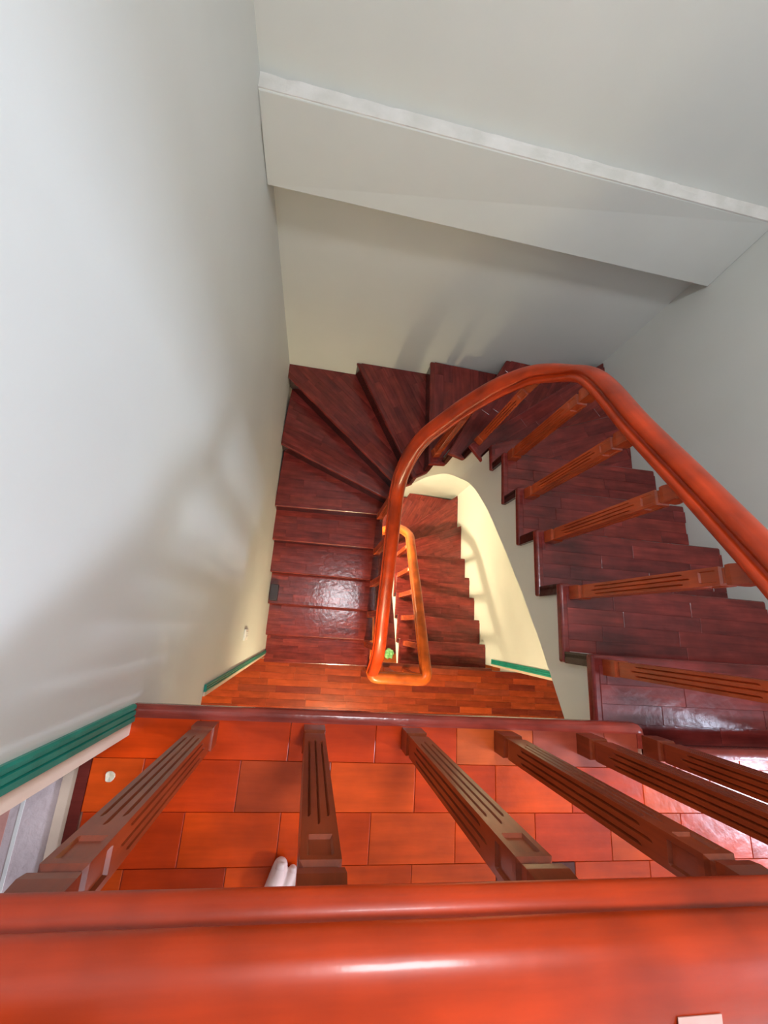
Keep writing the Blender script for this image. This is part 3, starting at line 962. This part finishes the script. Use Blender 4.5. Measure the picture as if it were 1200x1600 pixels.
# ------------------------------------------------------------------ bare foot behind the balusters
def capsule(bm, a, b, ra, rb, flat=1.0, n=14, m=5):
    a, b = Vector(a), Vector(b)
    t = (b - a).normalized()
    s = t.cross(Vector((0, 0, 1)))
    s = s.normalized() if s.length > 1e-4 else Vector((1, 0, 0))
    u = s.cross(t).normalized()
    rings = []
    for i in range(m + 1):
        ph = math.pi / 2 * (1 - i / m)
        rings.append((a - t * ra * math.sin(ph), ra * math.cos(ph)))
    for i in range(m + 1):
        ph = math.pi / 2 * i / m
        rings.append((b + t * rb * math.sin(ph), rb * math.cos(ph)))
    prev = None
    for c, r in rings:
        r = max(r, 1e-4)
        cur = [bm.verts.new(c + s * r * math.cos(2 * math.pi * j / n) + u * r * flat * math.sin(2 * math.pi * j / n)) for j in range(n)]
        if prev:
            for j in range(n): bm.faces.new((prev[j], prev[(j + 1) % n], cur[(j + 1) % n], cur[j]))
        else: bm.faces.new(cur[::-1])
        prev = cur
    bm.faces.new(prev)


bm = bmesh.new()
# right foot, local: y forward (toes), x outward to the little toe, z up
toes = [((-0.034, 0.185, 0.021), (-0.026, 0.234, 0.0180), 0.0205, 0.0180), ((-0.003, 0.190, 0.016), (0.006, 0.226, 0.0120), 0.0130, 0.0112), ((0.016, 0.184, 0.015), (0.025, 0.214, 0.0110), 0.0115, 0.0100),
        ((0.033, 0.172, 0.014), (0.041, 0.200, 0.0100), 0.0108, 0.0094), ((0.047, 0.158, 0.013), (0.055, 0.184, 0.0095), 0.0100, 0.0088)]
for a, b, ra, rb in toes: capsule(bm, a, b, ra, rb)
capsule(bm, (-0.020, 0.02, 0.034), (-0.026, 0.175, 0.021), 0.032, 0.021)
capsule(bm, (0.010, 0.00, 0.030), (0.002, 0.180, 0.018), 0.030, 0.018)
capsule(bm, (0.018, 0.00, 0.026), (0.030, 0.160, 0.016), 0.026, 0.016)
capsule(bm, (0.0, -0.025, 0.034), (0.0, 0.03, 0.034), 0.034, 0.034)
capsule(bm, (-0.004, 0.11, 0.035), (-0.006, 0.02, 0.062), 0.024, 0.036)
capsule(bm, (-0.004, 0.0, 0.055), (0.0, -0.015, 0.16), 0.037, 0.033)
capsule(bm, (0.0, -0.015, 0.16), (0.0, -0.035, 0.30), 0.033, 0.052)
capsule(bm, (0.0, -0.035, 0.30), (0.0, -0.02, 0.42), 0.052, 0.050)
me = bpy.data.meshes.new('person'); bm.to_mesh(me); bm.free()
skin = paint('skin', (0.80, 0.56, 0.50), (0.88, 0.66, 0.60), 25, 0.5, 0.1, 90)
tmp = bpy.data.objects.new('tmp_foot', me); COL.objects.link(tmp)
md = tmp.modifiers.new('r', 'REMESH'); md.mode = 'VOXEL'; md.voxel_size = 0.0032
ms = tmp.modifiers.new('s', 'SMOOTH'); ms.factor = 0.5; ms.iterations = 5
dg = bpy.context.evaluated_depsgraph_get()
me2 = bpy.data.meshes.new_from_object(tmp.evaluated_get(dg))
bpy.data.objects.remove(tmp)
me2.polygons.foreach_set('use_smooth', [True] * len(me2.polygons))
zmin = min(vv.co.z for vv in me2.vertices)
me2.materials.clear()
foot = obj('person', me2, skin, None, None, (-0.008, -0.815, 0.0006 - zmin), math.radians(-7))
tag(foot, 'bare foot of a person standing behind the balusters of the upper landing', 'person')
nail = paint('nail', (0.80, 0.55, 0.50), (0.86, 0.64, 0.58), 20, 0.25)
for a, b, ra, rb in toes:
    m_ = MB()
    w = rb * 0.62; l = rb * 1.0
    c = Vector(b)
    vs, fs = [], []
    for i in range(5):
        for j in range(5):
            u = -1 + j / 2; t = -1 + i / 2
            vs.append((c.x + u * w * (1 - 0.12 * t * t), c.y + 0.002 + t * l * 0.62, c.z + rb * 0.99 - (u * u) * rb * 0.22 - (t * t) * rb * 0.20 + 0.0004))
    for i in range(4):
        for j in range(4): fs.append((i * 5 + j, i * 5 + j + 1, (i + 1) * 5 + j + 1, (i + 1) * 5 + j))
    o = obj('toenail', mesh('toenail', vs, fs, True), nail, foot)
    sm = o.modifiers.new('t', 'SOLIDIFY'); sm.thickness = 0.0012; sm.offset = 0
